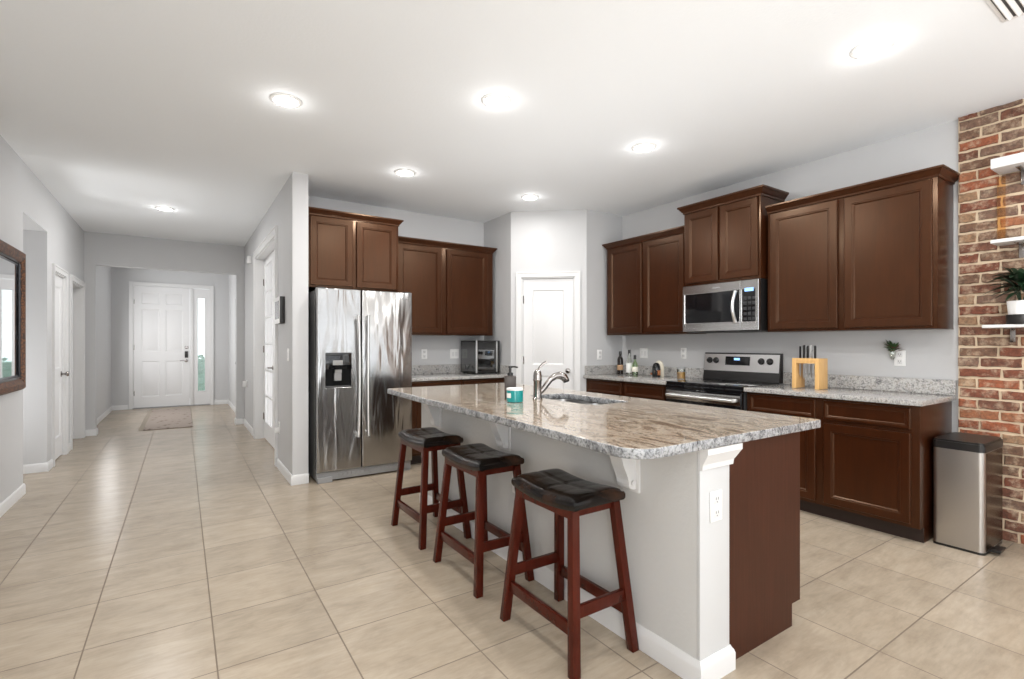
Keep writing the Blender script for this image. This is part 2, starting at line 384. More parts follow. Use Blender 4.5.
struct('wall_entry', b, M['wall'])
b = MB(); b.box(XL, -.80, YF, YF+.12, 0, CZ).box(.50, HX1, YF, YF+.12, 0, CZ).box(-.80, .50, YF, YF+.12, 2.43, CZ)
struct('wall_foyer', b, M['wall'])
b = MB(); b.box(HX0, HX1, 4.82, 5.73, 0, CZ).box(HX0, HX1, 5.73, 7.46, 2.42, CZ).box(HX0, HX1, 7.46, YF, 0, CZ)
struct('wall_hall', b, M['wall'])
b = MB(); b.box(HX1, 3.22, YB, YB+.12, 0, CZ); struct('wall_back', b, M['wall'])
# den behind the french doors
b = MB(); b.box(HX1, 4.5, 9.0, 9.1, 0, CZ).box(4.46, 4.56, 5.62, 9.0, 0, CZ); struct('wall_den', b, M['wall'])
# pantry: two returns and a diagonal with a door opening
PA, PB = Vector((3.22, 4.87)), Vector((3.88, 4.29))
pd = (PB - PA).normalized(); PL = (PB - PA).length; prot = math.degrees(math.atan2(pd.y, pd.x))
b = MB(); b.prism([(3.22, 4.87), (3.22, YB), (3.34, YB), (3.34, 4.92)], 'z', 0, CZ); b.prism([(3.88, 4.29), (XR, 4.29), (XR, 4.41), (3.93, 4.41)], 'z', 0, CZ)
struct('wall_pantry', b, M['wall'])
D0, D1 = .125, .745
b = MB(); b.box(0, D0, 0, .1, 0, CZ).box(D1, PL, 0, .1, 0, CZ).box(D0, D1, 0, .1, 2.05, CZ)
o = struct('wall_diagonal', b, M['wall']); o.location = (PA.x, PA.y, 0); o.rotation_euler = (0, 0, R(prot))
b = MB(); b.box(XR, XR+.12, 1.145, YB+.12, 0, CZ).box(XR, XR+.12, -4.5, -3.4, 0, CZ).box(XR, XR+.12, -3.4, -1.2, 0, .5).box(XR, XR+.12, -3.4, -1.2, 2.35, CZ)
struct('wall_range', b, M['wall'])
b = MB(); b.box(XL, -.7, -4.5, -4.38, 0, CZ).box(3.9, XR, -4.5, -4.38, 0, CZ).box(-.7, 3.9, -4.5, -4.38, 2.45, CZ)
struct('wall_rear', b, M['wall'])
# brick feature wall: mortar bed and individually laid bricks
b = MB(); b.box(4.436, XR+.12, -1.2, 1.145, 0, CZ, 1)
rh, bw = .0697, .212
for r_ in range(41):
    z0 = r_*rh + .005; y = 1.143 - (0 if r_ % 2 else bw*random.uniform(.4, .55)); yy = 1.143
    ys = []
    if r_ % 2 == 0: ys.append((1.143, y + .006))
    while y > -1.1:
        ww = bw*random.uniform(.94, 1.05); ys.append((y - .0075, y - ww + .0075)); y -= ww
    for ya, yb in ys:
        j = lambda a=.003: random.uniform(-a, a)
        z1 = min(z0 + rh - .0145 + j(.002), CZ - .002); xf = 4.424 + j(.004)
        if z1 - z0 < .02: continue
        n_ = 7; e_ = .0032
        q = [(ya+(yb-ya)*i/n_+j(e_*.5), z0+j(e_)) for i in range(n_)] + [(yb+j(e_), z0+j(e_)), (yb+j(e_), (z0+z1)/2), (yb+j(e_), z1+j(e_))]
        q += [(yb+(ya-yb)*i/n_+j(e_*.5), z1+j(e_)) for i in range(1, n_)] + [(ya+j(e_), z1+j(e_)), (ya+j(e_), (z0+z1)/2)]
        cx = sum(p[0] for p in q)/len(q); cz = sum(p[1] for p in q)/len(q)
        rings = []
        for s_, x in ((1, 4.44), (1, xf+.004), (.0, xf)):
            ring = []
            for (py, pz) in q:
                iy = .004 if s_ == 0 else 0
                ring.append(b.bm.verts.new((x, min(py - math.copysign(iy, py-cx), 1.1445), pz - math.copysign(iy, pz-cz))))
            rings.append(ring)
        for A, B_ in zip(rings, rings[1:]):
            for i in range(len(q)): b.face([A[i], A[(i+1) % len(q)], B_[(i+1) % len(q)], B_[i]])
        b.face(rings[-1])
o = O('wall_right', b, [M['brick'], M['mortar']], None, 0, kind='structure', weld=False)

# baseboards
BP = [(0, 0), (.014, 0), (.014, .068), (.009, .082), (.004, .088), (0, .088)]
def base(name, *paths):
    b = MB()
    for p in paths: b.sweep(p, BP)
    struct(name, b, M['white'], 30)
base('baseboard_left', [(XL, -4.3), (XL, 5.80), (XL-.13, 5.80)], [(-2.4, 6.70), (XL, 6.70), (XL, 6.90)], [(XL, 7.67), (XL, 7.90)], [(XL, 8.87), (XL, 8.95), (-1.0, 8.95), (-1.0, 9.09), (XL, 9.09), (XL, YF), (-.87, YF)])
base('baseboard_hall', [(.56, YF), (HX0, YF), (HX0, 9.09), (.72, 9.09), (.72, 8.95), (HX0, 8.95), (HX0, 7.55)], [(HX0, 5.64), (HX0, 4.82), (HX1, 4.82)])

# casings ------------------------------------------------------------
def casing(name, parent, x0, x1, h, cw=.07, t=.018, mirror=False):
    """flat stepped casing round an opening, local front at y=0"""
    b = MB(); y = 0
    for a, c in ((x0-cw, x0), (x1, x1+cw)): b.box(a, c, y-t, y, 0, h)
    b.box(x0-cw, x1+cw, y-t, y, h, h+cw)
    for a, c in ((x0-cw, x0-cw+.018), (x1+cw-.018, x1+cw)): b.box(a, c, y-t-.006, y-t+.0005, 0, h+cw-.018)
    b.box(x0-cw, x1+cw, y-t-.006, y-t+.0005, h+cw-.018, h+cw)
    return O(name, b, M['white'], parent)
def jamb(parent, x0, x1, h, depth, t=.016):
    b = MB(); b.box(x0, x0+t, 0, depth, 0, h).box(x1-t, x1, 0, depth, 0, h).box(x0, x1, 0, depth, h-t, h)
    return O('jamb', b, M['white'], parent)
PP = [(0, 0), (.012, .009), (.022, .009), (.05, .002)]
def leaf(parent, x0, x1, z0, z1, y, t, xs, zs, cells, name='leaf', m=None):
    b = MB(); b.grid(xs, zs, cells, PP, y)
    b.poly([(x0, y+t, z0), (x0, y+t, z1), (x1, y+t, z1), (x1, y+t, z0)])
    b.poly([(x0, y, z0), (x0, y, z1), (x0, y+t, z1), (x0, y+t, z0)]); b.poly([(x1, y, z0), (x1, y+t, z0), (x1, y+t, z1), (x1, y, z1)])
    b.poly([(x0, y, z1), (x1, y, z1), (x1, y+t, z1), (x0, y+t, z1)]); b.poly([(x0, y, z0), (x0, y+t, z0), (x1, y+t, z0), (x1, y, z0)])
    return O(name, b, m or M['door'], parent, 20)
def hinge(parent, x, y, z):
    b = MB(); b.lathe([(.007, -.045), (.007, .045)], (x, y, z), 10).box(x-.012, x+.014, y+.003, y+.006, z-.045, z+.045)
    return O('hinge', b, M['chrome'], parent)
def knob(parent, x, y, z):
    b = MB(); b.lathe([(.032, 0), (.032, -.006), (.012, -.012), (.011, -.035), (.024, -.042), (.029, -.055), (.024, -.068), (.008, -.072)], (x, y, z), 18, 'y')
    return O('door_knob', b, M['chrome'], parent)

# pantry door
d = S('door_1', (PA.x, PA.y, 0), prot)
casing('casing', d, D0, D1, 2.05, .062); jamb(d, D0, D1, 2.05, .1)
a, c = D0+.018, D1-.018
leaf(d, a, c, .012, 2.03, .022, .035, [a, a+.11, c-.11, c], [.012, .24, .90, 1.03, 1.90, 2.03], {(1, 1), (1, 3)})
for z in (.35, 1.08, 1.79): hinge(d, a-.002, .016, z)
knob(d, c-.062, .022, .96)
# hall closet door (left wall), local x runs along +y of the room, front faces +x
d = S('door_2', (XL, 6.97, 0), 90)
casing('casing', d, 0, .63, 2.04, .065); jamb(d, 0, .63, 2.04, .13)
leaf(d, .018, .612, .015, 2.02, .02, .035, [.018, .12, .51, .612], [.015, .24, .86, 1.0, 1.9, 2.02], {(1, 1), (1, 3)})
for z in (.3, 1.05, 1.82): hinge(d, .016, .014, z)
knob(d, .55, .02, .93)
d = S('door_3', (XL, 7.97, 0), 90)
casing('casing', d, 0, .83, 2.04, .065); jamb(d, 0, .83, 2.04, .13)
leaf(d, .018, .812, .015, 2.02, .09, .035, [.018, .13, .70, .812], [.015, .24, .86, 1.0, 1.9, 2.02], {(1, 1), (1, 3)})
knob(d, .08, .09, .93)
# front door with sidelight
d = S('door_4', (-.80, YF, 0), 0)
casing('casing', d, 0, 1.30, 2.43, .055); jamb(d, 0, 1.30, 2.43, .12)
b = MB(); b.box(.94, 1.0, .01, .11, 0, 2.41, 0, .004); O('mullion', b, M['white'], d)
b = MB(); b.box(0, 1.3, -.005, .12, 0, .018, 0, .003); O('threshold', b, M['grey'], d)
a, c = .018, .938
leaf(d, a, c, .02, 2.41, .03, .044, [a, .14, .43, .53, .82, c], [.02, .23, .93, 1.12, 1.96, 2.06, 2.28, 2.41], {(1, 1), (3, 1), (1, 3), (3, 3), (1, 5), (3, 5)})
for z in (.3, 1.2, 2.1): hinge(d, a-.002, .024, z)
b = MB(); b.box(.85, .905, .008, .03, .99, 1.12, 0, .008); o = O('keypad_lock', b, M['black'], d)
b = MB(); b.lathe([(.03, 0), (.03, -.018), (.022, -.024)], (.877, .03, 1.20), 18, 'y'); O('deadbolt', b, M['chrome'], d)
b = MB(); b.lathe([(.03, 0), (.03, -.012), (.012, -.018), (.012, -.05)], (.877, .03, .93), 18, 'y').tube([(.877, -.02, .93), (.80, -.024, .93), (.77, -.018, .928)], .009); O('lever_handle', b, M['chrome'], d)
b = MB(); b.grid([1.0, 1.06, 1.22, 1.284], [.018, .28, 2.24, 2.41], {(1, 1)}, [(0, 0), (.006, -.006), (.016, -.006), (.02, .016)], .03, fill=False); O('sidelight_panel', b, M['door'], d)
b = MB(); b.box(1.075, 1.205, .046, .052, .29, 2.23); O('sidelight_glass', b, M['frost'], d)
# french doors on the hall wall, front faces -x
d = S('door_5', (HX0, 7.46, 0), -90)
casing('casing', d, 0, 1.73, 2.42, .085); jamb(d, 0, 1.73, 2.42, .135)
def french(a, c):
    b = MB(); y0, y1 = .095, .133; n, m_ = 3, 6; st, rl = .105, .235
    b.box(a, a+st, y0, y1, .012, 2.40).box(c-st, c, y0, y1, .012, 2.40).box(a+st, c-st, y0, y1, .012, rl).box(a+st, c-st, y0, y1, 2.30, 2.40)
    gw = (c-a-2*st)
    for i in range(1, n): x = a+st+gw*i/n; b.box(x-.011, x+.011, y0+.004, y1-.004, rl, 2.30)
    for k in range(1, m_): z = rl+(2.30-rl)*k/m_; b.box(a+st, c-st, y0+.004, y1-.004, z-.011, z+.011)
    l = O('leaf', b, M['door'], d)
    O('glazing', MB().box(a+st, c-st, .112, .116, rl, 2.30), M['glass'], l); return l
french(.018, .862); french(.868, 1.712)
b = MB(); b.lathe([(.026, 0), (.026, -.01), (.011, -.014), (.011, -.05)], (.81, .095, .98), 14, 'y').tube([(.81, .045, .98), (.74, .04, .98), (.70, .046, .978)], .009); O('lever_handle', b, M['chrome'], d)
for z in (.3, 1.2, 2.1): hinge(d, .016, .09, z)
# white cased opening just inside the foyer, right-hand wall
d = S('door_6', (HX0, 10.2, 0), -90)
casing('casing', d, 0, .76, 2.04, .07); leaf(d, .005, .755, .012, 2.03, -.012, .01, [.005, .12, .64, .755], [.012, .24, .86, 1.0, 1.9, 2.03], {(1, 1), (1, 3)})
knob(d, .70, -.012, .95)
# rear glazing behind the camera
def window(name, loc, rot, W, z0, z1, n):
    w_ = S(name, loc, rot); b = MB()
    for i in range(n+1): x = W*i/n; b.box(max(0, x-.04), min(W, x+.04), 0, .07, z0, z1, 0, .004)
    b.box(0, W, 0, .07, z0, z0+.06, 0, .004).box(0, W, 0, .07, z1-.06, z1, 0, .004); O('window_frame', b, M['white'], w_)
    O('pane', MB().box(.03, W-.03, .03, .036, z0+.03, z1-.03), M['glass'], w_)
window('window_1', (3.9, -4.40, 0), 180, 4.6, 0, 2.45, 4)
window('added_window', (XL-.02, -3.2, 0), 90, 2.3, .45, 2.35, 2)  # unseen window, added so light comes in from the left
window('window_2', (XR+.02, -1.2, 0), -90, 2.2, .5, 2.35, 2)

# ------------------------------------------------------------------ cabinets (local: x across, front at y=0 facing -y)
DP = [(0, .0), (0, -.015), (.004, -.020), (.052, -.020), (.055, -.0165), (.062, -.0165), (.070, -.008)]
DRP = [(0, .0), (0, -.015), (.004, -.020), (.018, -.020), (.021, -.017), (.026, -.017), (.032, -.013)]
CP = [(0, -.012), (.008, -.012), (.010, .004), (.018, .010), (.040, .040), (.048, .044), (.048, .060), (0, .060)]
def cabinet(name, label, group, loc, rot, W, D, z0, z1, doors, drawers=(), crown=None, ends=(False, False), toe=0, cat='cabinet', cs=.85):
    t = T(name, label, cat, loc, rot, group); b = MB()
    if toe:
        b.box(0, W, 0, D, z0+toe, z1, 0, .0015); b.box(0, W, .075, D, z0, z0+toe)
    else: b.box(0, W, 0, D, z0, z1, 0, .0015)
    O('body', b, M['wood'], t, 30)
    if toe: O('toe_kick', MB().box(.001, W-.001, .068, .075, z0, z0+toe), M['wood_dark'], t)
    for x0, x1, a, c in doors: O('door', MB().relief(x0, x1, a, c, DP, -.001), M['wood'], t, 20)
    for x0, x1, a, c in drawers: O('drawer_front', MB().relief(x0, x1, a, c, DRP, -.001), M['wood'], t, 20)
    if crown is not None:
        path = ([(0, D)] if ends[0] else []) + [(0, -.001), (W, -.001)] + ([(W, D)] if ends[1] else [])
        b = MB().sweep(path, [(o*cs, crown+z*cs) for o, z in CP]); O('crown_molding', b, M['wood'], t, 25)
    return t
UG, BG = 'upper kitchen cabinets', 'base kitchen cabinets'
FX = 4.152
cabinet('upper_cabinet', 'large two-door brown upper cabinet nearest the brick wall', UG, (FX, 2.318, 0), -90, 1.142, XR-FX-.003, 1.372, 2.385,
        [(.030, .545, 1.392, 2.365), (.592, 1.116, 1.392, 2.365)], crown=2.385, ends=(False, True))
cabinet('upper_cabinet', 'tall narrow-doored brown cabinet above the microwave, raised over its neighbours', UG, (4.095, 3.117, 0), -90, .772, XR-4.095-.003, 1.832, 2.545,
        [(.020, .374, 1.852, 2.525), (.398, .752, 1.852, 2.525)], crown=2.545, ends=(True, True), cs=1.0)
cabinet('upper_cabinet', 'two-door brown upper cabinet left of the microwave, above the bottles', UG, (FX, 4.235, 0), -90, 1.112, XR-FX-.003, 1.372, 2.385,
        [(.035, .535, 1.392, 2.365), (.570, 1.082, 1.392, 2.365)], crown=2.385, ends=(True, False))
cabinet('upper_cabinet', 'short two-door brown cabinet over the refrigerator', UG, (.968, 4.925, 0), 0, .895, YB-4.925-.003, 1.808, 2.495,
        [(.030, .425, 1.825, 2.475), (.462, .868, 1.825, 2.475)], crown=2.495, ends=(False, True))
cabinet('upper_cabinet', 'two-door brown upper cabinet above the countertop oven', UG, (1.935, 5.185, 0), 0, 1.227, YB-5.185-.003, 1.372, 2.385,
        [(.014, .536, 1.392, 2.365), (.600, 1.150, 1.392, 2.365)], crown=2.385, ends=(False, True))
BX = 3.872
cabinet('base_cabinet', 'dark brown base cabinet with drawers and doors beside the trash can', BG, (BX, 2.335, 0), -90, 1.15, XR-BX-.003, 0, .88,
        [(.030, .535, .125, .700), (.590, 1.105, .125, .700)], [(.030, .535, .728, .862), (.590, 1.105, .728, .862)], toe=.1)
cabinet('base_cabinet', 'dark brown base cabinet between pantry wall and range', BG, (BX, 4.285, 0), -90, 1.16, XR-BX-.003, 0, .88,
        [(.035, .560, .125, .700), (.605, 1.130, .125, .700)], [(.035, .560, .728, .862), (.605, 1.130, .728, .862)], toe=.1)
cabinet('base_cabinet', 'dark brown base cabinet right of the refrigerator, under the countertop oven', BG, (1.94, 4.885, 0), 0, 1.272, YB-4.885-.003, 0, .88,
        [(.035, .610, .125, .700), (.655, 1.235, .125, .700)], [(.035, .610, .728, .862), (.655, 1.235, .728, .862)], toe=.1)

# countertops with backsplash
def counter(label, loc, rot, W, D, spl, over=.03):
    t = T('countertop', label, 'countertop', loc, rot)
    O('slab', MB().box(0, W, -over, D, .881, .915, 0, .006), M['granite_k'], t)
    b = MB()
    for q in spl: b.box(*q, .915, 1.02, 0, .003)
    O('backsplash', b, M['granite_k'], t); return t
D_ = XR - BX - .003
counter('grey speckled granite countertop with backsplash between range and brick wall', (BX, 2.338, 0), -90, 1.178, D_, [(0, 1.178, D_-.022, D_)], .045)
counter('grey speckled granite countertop with backsplash under the bottles', (BX, 4.288, 0), -90, 1.166, D_, [(.022, 1.166, D_-.022, D_), (0, .022, -.02, D_)], .045)
counter('grey speckled granite countertop with backsplash right of the refrigerator', (1.937, 4.885, 0), 0, 1.281, YB-4.888, [(0, 1.259, YB-4.888-.022, YB-4.888), (1.259, 1.281, -.02, YB-4.888)], .045)

# ------------------------------------------------------------------ refrigerator
t = T('refrigerator', 'stainless side-by-side refrigerator with black ice and water dispenser', 'refrigerator', (1.015, 4.715, 0))
W = .915
O('body', MB().box(.004, W-.004, .075, .745, .02, 1.765, 0, .004), plain('grey cabinet enamel', (.17, .17, .17), .4), t)
def fdoor(name, x0, x1, hole=None):
    b = MB(); z0, z1, i = .10, 1.783, .010
    b.relief(x0, x1, z0, z1, [(0, .068), (0, .010), (.003, .003), (i, 0)], fill=False)
    if hole: b.grid([x0+i, hole[0], hole[1], x1-i], [z0+i, hole[2], hole[3], z1-i], {(1, 1)}, [(0, 0), (.003, .003), (.006, .055)], 0, 0, 1)
    else: b.poly([(x0+i, 0, z0+i), (x1-i, 0, z0+i), (x1-i, 0, z1-i), (x0+i, 0, z1-i)])
    b.poly([(x0, .068, z0), (x0, .068, z1), (x1, .068, z1), (x1, .068, z0)])
    return O(name, b, [M['steel_f'], M['recess']], t, 30)
f1 = fdoor('freezer_door', 0, .404, (.075, .312, .865, 1.19)); f2 = fdoor('refrigerator_door', .411, W)
b = MB(); b.box(.076, .311, -.004, .05, 1.035, 1.189, 0, .004); dp = O('dispenser', b, M['blackgloss'], f1)
b = MB(); b.box(.165, .225, .01, .05, 1.0, 1.035, 0, .004).box(.16, .225, .02, .05, .93, 1.0, 0, .004); o = O('dispenser_spout', b, M['grey'], f1)
b = MB(); b.box(.08, .307, .002, .05, .866, .882, 0, .003); O('drip_tray', b, M['darkgrey'], f1)
b = MB(); b.box(.14, .23, -.006, -.003, 1.075, 1.12, 0, .001); O('dispenser_display', b, M['grey'], f1)
def fhandle(par, x, bow):
    b = MB(); n = 18; pts = [(x + bow*(4*(k/n)*(1-k/n)-.6), -.055, .40+1.14*k/n) for k in range(n+1)]
    b.tube(pts, .017, 10, flat=.8)
    for z, q in ((.42, pts[0]), (1.52, pts[-1])): b.box(q[0]-.014, q[0]+.014, -.055, .0, z-.02, z+.02, 0, .005)
    O('handle', b, M['steel_h'], par)
fhandle(f1, .368, .012); fhandle(f2, .452, -.004)
b = MB(); b.box(.006, W-.006, .03, .07, .015, .092, 0, .003)
for k in range(16): b.box(.2+k*.04, .23+k*.04, .024, .031, .04, .07)
O('base_grille', b, M['grey'], t)
for q in ((.01, .14, .005, .07, 0, .05), (W-.12, W-.01, .03, .07, 0, .03), (.03, .1, .6, .7, 0, .02), (W-.1, W-.03, .6, .7, 0, .02)): O('foot', MB().box(*q, 0, .005), M['grey'], t)
for x in (.01, W-.08): O('hinge_cover', MB().box(x, x+.07, .015, .12, 1.765, 1.79, 0, .004), M['darkgrey'], t)
b = MB(); b.box(W-.105, W-.045, -.0025, .0, 1.713, 1.724, 0, .0008); O('badge', b, M['grey'], f2)

# ------------------------------------------------------------------ microwave (local x across, faces -y)
t = T('microwave', 'stainless over-the-range microwave with dark window', 'microwave', (4.062, 3.112, 1.385), -90)
W, H = .764, .443
O('body', MB().box(0, W, .03, XR-4.062-.002, 0, H, 0, .003), M['black'], t)
b = MB(); b.relief(0, .60, .004, H-.003, [(0, .03), (0, .004), (.003, 0), (.006, 0)], fill=False)
b.grid([.006, .022, .592, .594], [.01, .078, .362, H-.009], {(1, 1)}, [(0, 0), (.004, .004)], 0, 0, 1); dr = O('door', b, [M['steel'], M['blackgloss']], t, 30)
n = 16; b = MB(); b.tube([(.562, -.012 - .045*sin(pi*k/n), .075+.275*k/n) for k in range(n+1)], .014, 10); b.bm.normal_update(); O('handle', b, M['steel_h'], dr)
b = MB(); b.relief(.603, W, .004, H-.003, [(0, .03), (0, .004), (.003, 0), (.006, 0)], fill=False); b.grid([.609, .611, W-.026, W-.006], [.01, .078, .362, H-.009], {(1, 1)}, [(0, 0), (.003, .003)], 0, 0, 1); cp = O('control_panel', b, [M['steel'], M['blackgloss']], t, 30)
b = MB(); b.box(.64, .72, -.001, .001, .34, .37); O('display', b, M['digits'], cp)
for i in range(3):
    for k in range(5): O('button', MB().box(.63+i*.04, .658+i*.04, -.0005, .003, .09+k*.045, .115+k*.045, 0, .0004), M['button'], cp)
O('vent_grille', MB().box(.03, W-.03, .05, .36, -.008, .002, 0, .002), M['darkgrey'], t)
O('badge', MB().box(.33, .40, -.002, .001, H-.05, H-.04), M['grey'], dr)

# ------------------------------------------------------------------ range
t = T('range', 'stainless electric range with black glass cooktop and rear control panel', 'range', (3.815, 3.114, 0), -90)
W, D = .766, XR-3.815-.003
b = MB(); b.box(.002, W-.002, .04, D, .09, .895, 0, .003).box(.02, W-.02, .09, D-.05, 0, .09); O('body', b, M['darkgrey'], t)
O('cooktop', MB().box(0, W, .01, D-.06, .895, .921, 0, .005), M['blackgloss'], t)
for x, y, r in ((.2, .2, .1), (.57, .2, .08), (.2, .44, .08), (.57, .44, .1)):
    b = MB(); b.lathe([(r-.003, .9212), (r, .9212), (r, .9214), (r-.003, .9214), (r-.003, .9212)], (x, y, 0), 40, caps=False); O('burner_ring', b, M['darkgrey'], t)
b = MB(); b.prism([(D-.075, .921), (D, .921), (D, 1.185), (D-.035, 1.185), (D-.058, 1.0)], 'x', 0, W, 0, .003); bg = O('backguard', b, M['black'], t)
b = MB(); z0, z1 = 1.01, 1.172; y0, y1 = D-.0595, D-.0395
A = lambda x, z, o=0: (x, y0+(y1-y0)*(z-z0)/(z1-z0)-o, z)
b.poly([A(.006, z0, .002), A(W-.006, z0, .002), A(W-.006, z1, .002), A(.006, z1, .002)]); O('control_panel', b, M['steel_h'], t, 0)
b = MB(); b.poly([A(.235, 1.068, .004), A(.485, 1.068, .004), A(.485, 1.15, .004), A(.235, 1.15, .004)]); ds = O('display', b, M['blackgloss'], bg, 0)
b = MB(); b.poly([A(.325, 1.115, .0055), A(.385, 1.115, .0055), A(.385, 1.137, .0055), A(.325, 1.137, .0055)]); O('clock_digits', b, M['digits'], bg, 0)
for x in (.065, .135, .595, .675):
    p = A(x, 1.11); O('knob', MB().lathe([(.03, 0), (.03, -.008), (.022, -.012), (.019, -.032), (.015, -.034)], p, 18, 'y'), M['black'], t)
b = MB(); b.relief(.004, W-.004, .235, .86, [(0, .045), (0, .004), (.003, 0), (.006, 0)], fill=False)
b.grid([.01, .09, W-.09, W-.01], [.241, .33, .70, .854], {(1, 1)}, [(0, 0), (.004, .004)], 0, 0, 1); od = O('oven_door', b, [M['blackgloss'], M['blackgloss']], t, 30)
b = MB(); b.box(.01, W-.01, -.006, .0, .758, .84, 0, .002); O('door_band', b, M['steel'], od)
b = MB(); b.tube([(.05, -.05, .80), (W-.05, -.05, .80)], .014, 12)
for x in (.06, W-.06): b.box(x-.014, x+.014, -.05, 0, .786, .814, 0, .003)
O('handle', b, M['steel_h'], od)
O('drawer', MB().box(.004, W-.004, .0, .045, .095, .225, 0, .004), M['steel'], t)
O('front_rail', MB().box(0, W, .002, .04, .863, .895, 0, .003), M['blackgloss'], t)

# ------------------------------------------------------------------ island
IX, IY0, IY1 = 1.60, 1.157, 3.72
M['knee'] = paint('island textured paint', (.60, .60, .59), .55, .9, 42)
t = T('kitchen_island', 'kitchen island with grey knee wall, white corner post and dark wood end panel', 'island', (IX, IY0, 0))
L = IY1-IY0
O('knee_wall', MB().box(0, .16, .005, L, 0, .884), M['knee'], t)
b = MB(); b.box(.0, .185, -.008, .004, 0, .884, 0, .002).box(.161, .185, .004, .028, 0, .884)
prf = [(0, .800), (.010, .802), (.012, .822), (.018, .832), (.030, .856), (.034, .862), (.034, .884), (0, .884)]
b.sweep([(-.004, .10), (-.004, -.008), (.172, -.008), (.172, .02)][::1], [(o, z) for o, z in prf]) if False else None
ps = O('post', b, plain('satin post paint', (.60, .605, .61), .45), t)
b = MB().sweep([(.0, -.008), (.185, -.008), (.185, .028)], prf); O('capital', b, M['white'], ps, 25)
BPI = [(0, 0), (.016, 0), (.016, .066), (.012, .078), (.006, .086), (.003, .094), (0, .094)]
O('baseboard', MB().sweep([(.0, L), (.0, -.008), (.185, -.008), (.185, .028)], BPI), M['white'], t, 25)
b = MB(); b.prism([(.185, 0), (.69, 0), (.69, .1), (.76, .1), (.76, .884), (.185, .884)], 'y', .010, .028); O('end_panel', b, M['panel'], t)
b = MB(); b.box(.16, .765, .028, L, .1, .69).box(.16, .69, .028, L, 0, .1).box(.16, .765, .028, .915, .69, .884).box(.16, .765, 1.61, L, .69, .884).box(.16, .315, .915, 1.61, .69, .884).box(.735, .765, .915, 1.61, .69, .884); O('cabinet_body', b, M['wood'], t)
dw = (L-.03)/5
for k in range(5):
    y0 = .035+k*dw
    b = MB(); b.relief(0, dw-.02, .125, .862 if k in (2,) else .70, DP); o = O('door', b, M['wood'], t, 20)
    o.matrix_local = Matrix.Translation((.767, y0, 0)) @ Matrix.Rotation(R(90), 4, 'Z')
    if k != 2:
        b = MB(); b.relief(0, dw-.02, .728, .862, DRP); o = O('drawer_front', b, M['wood'], t, 20)
        o.matrix_local = Matrix.Translation((.767, y0, 0)) @ Matrix.Rotation(R(90), 4, 'Z')
def corbel(y):
    b = MB()
    pr = [(0, .66), (-.026, .66), (-.046, .668), (-.052, .684), (-.050, .70), (-.056, .718), (-.070, .74), (-.082, .765), (-.090, .79), (-.100, .815), (-.114, .835), (-.128, .85), (-.136, .868), (-.138, .884), (0, .884)]
    b.prism(pr, 'y', y-.035, y+.035, 0, .003)
    b.box(-.012, 0, y-.052, y+.052, .645, .884, 0, .003)
    b.lathe([(.012, 0), (.010, .008), (.005, .010)], (-.03, y-.035-.009, .69), 12, 'y')
    O('corbel', b, M['white'], t)
for y in (.33, 1.31, 2.24): corbel(y)

# island countertop: curved outline with a cut-out for the sink
cu = bpy.data.curves.new('outline', 'CURVE'); cu.dimensions = '2D'; cu.fill_mode = 'BOTH'; cu.extrude = .0135; cu.bevel_depth = .005; cu.bevel_resolution = 2
def arc(cx, cy, r, a0, a1, n=8): return [(cx+r*cos(R(a0+(a1-a0)*i/n)), cy+r*sin(R(a0+(a1-a0)*i/n))) for i in range(n+1)]
out = arc(1.335, 1.22, .10, 180, 270) + arc(2.435, 1.14, .02, 270, 360) + arc(2.435, 3.76, .02, 0, 90) + arc(1.365, 3.75, .03, 90, 180)
# gentle bow along the seating side
lp = [(1.34, 3.70), (1.315, 3.3), (1.298, 2.9), (1.287, 2.45), (1.276, 2.1), (1.262, 1.75), (1.248, 1.5), (1.238, 1.33)]
out = [p for p in out]; out += lp[1:]
sx0, sx1, sy0, sy1 = 1.935, 2.265, 2.10, 2.74
hole = arc(sx0+.05, sy0+.05, .05, 180, 270, 5) + arc(sx1-.05, sy0+.05, .05, 270, 360, 5) + arc(sx1-.05, sy1-.05, .05, 0, 90, 5) + arc(sx0+.05, sy1-.05, .05, 90, 180, 5)
for pts in (out, hole):
    sp = cu.splines.new('POLY'); sp.points.add(len(pts)-1); sp.use_cyclic_u = True
    for q, p in zip(sp.points, pts): q.co = (p[0]-1.3, p[1]-1.13, 0, 1)
tmp = bpy.data.objects.new('tmp', cu); COL.objects.link(tmp); bpy.context.view_layer.update()
me = bpy.data.meshes.new_from_object(tmp.evaluated_get(bpy.context.evaluated_depsgraph_get())); bpy.data.objects.remove(tmp); bpy.data.curves.remove(cu)
me.materials.clear(); me.materials.append(M['granite']); me.materials.append(M['granite_edge'])
for p in me.polygons: p.material_index = 0 if abs(p.normal.z) > .9 else 1; p.use_smooth = True
me.set_sharp_from_angle(angle=R(30)); me.name = 'island_countertop'
o = bpy.data.objects.new('island_countertop', me); COL.objects.link(o); o.location = (1.3, 1.13, .9035)
tag(o, 'large beige veined granite island countertop with overhang above the stools', 'countertop')

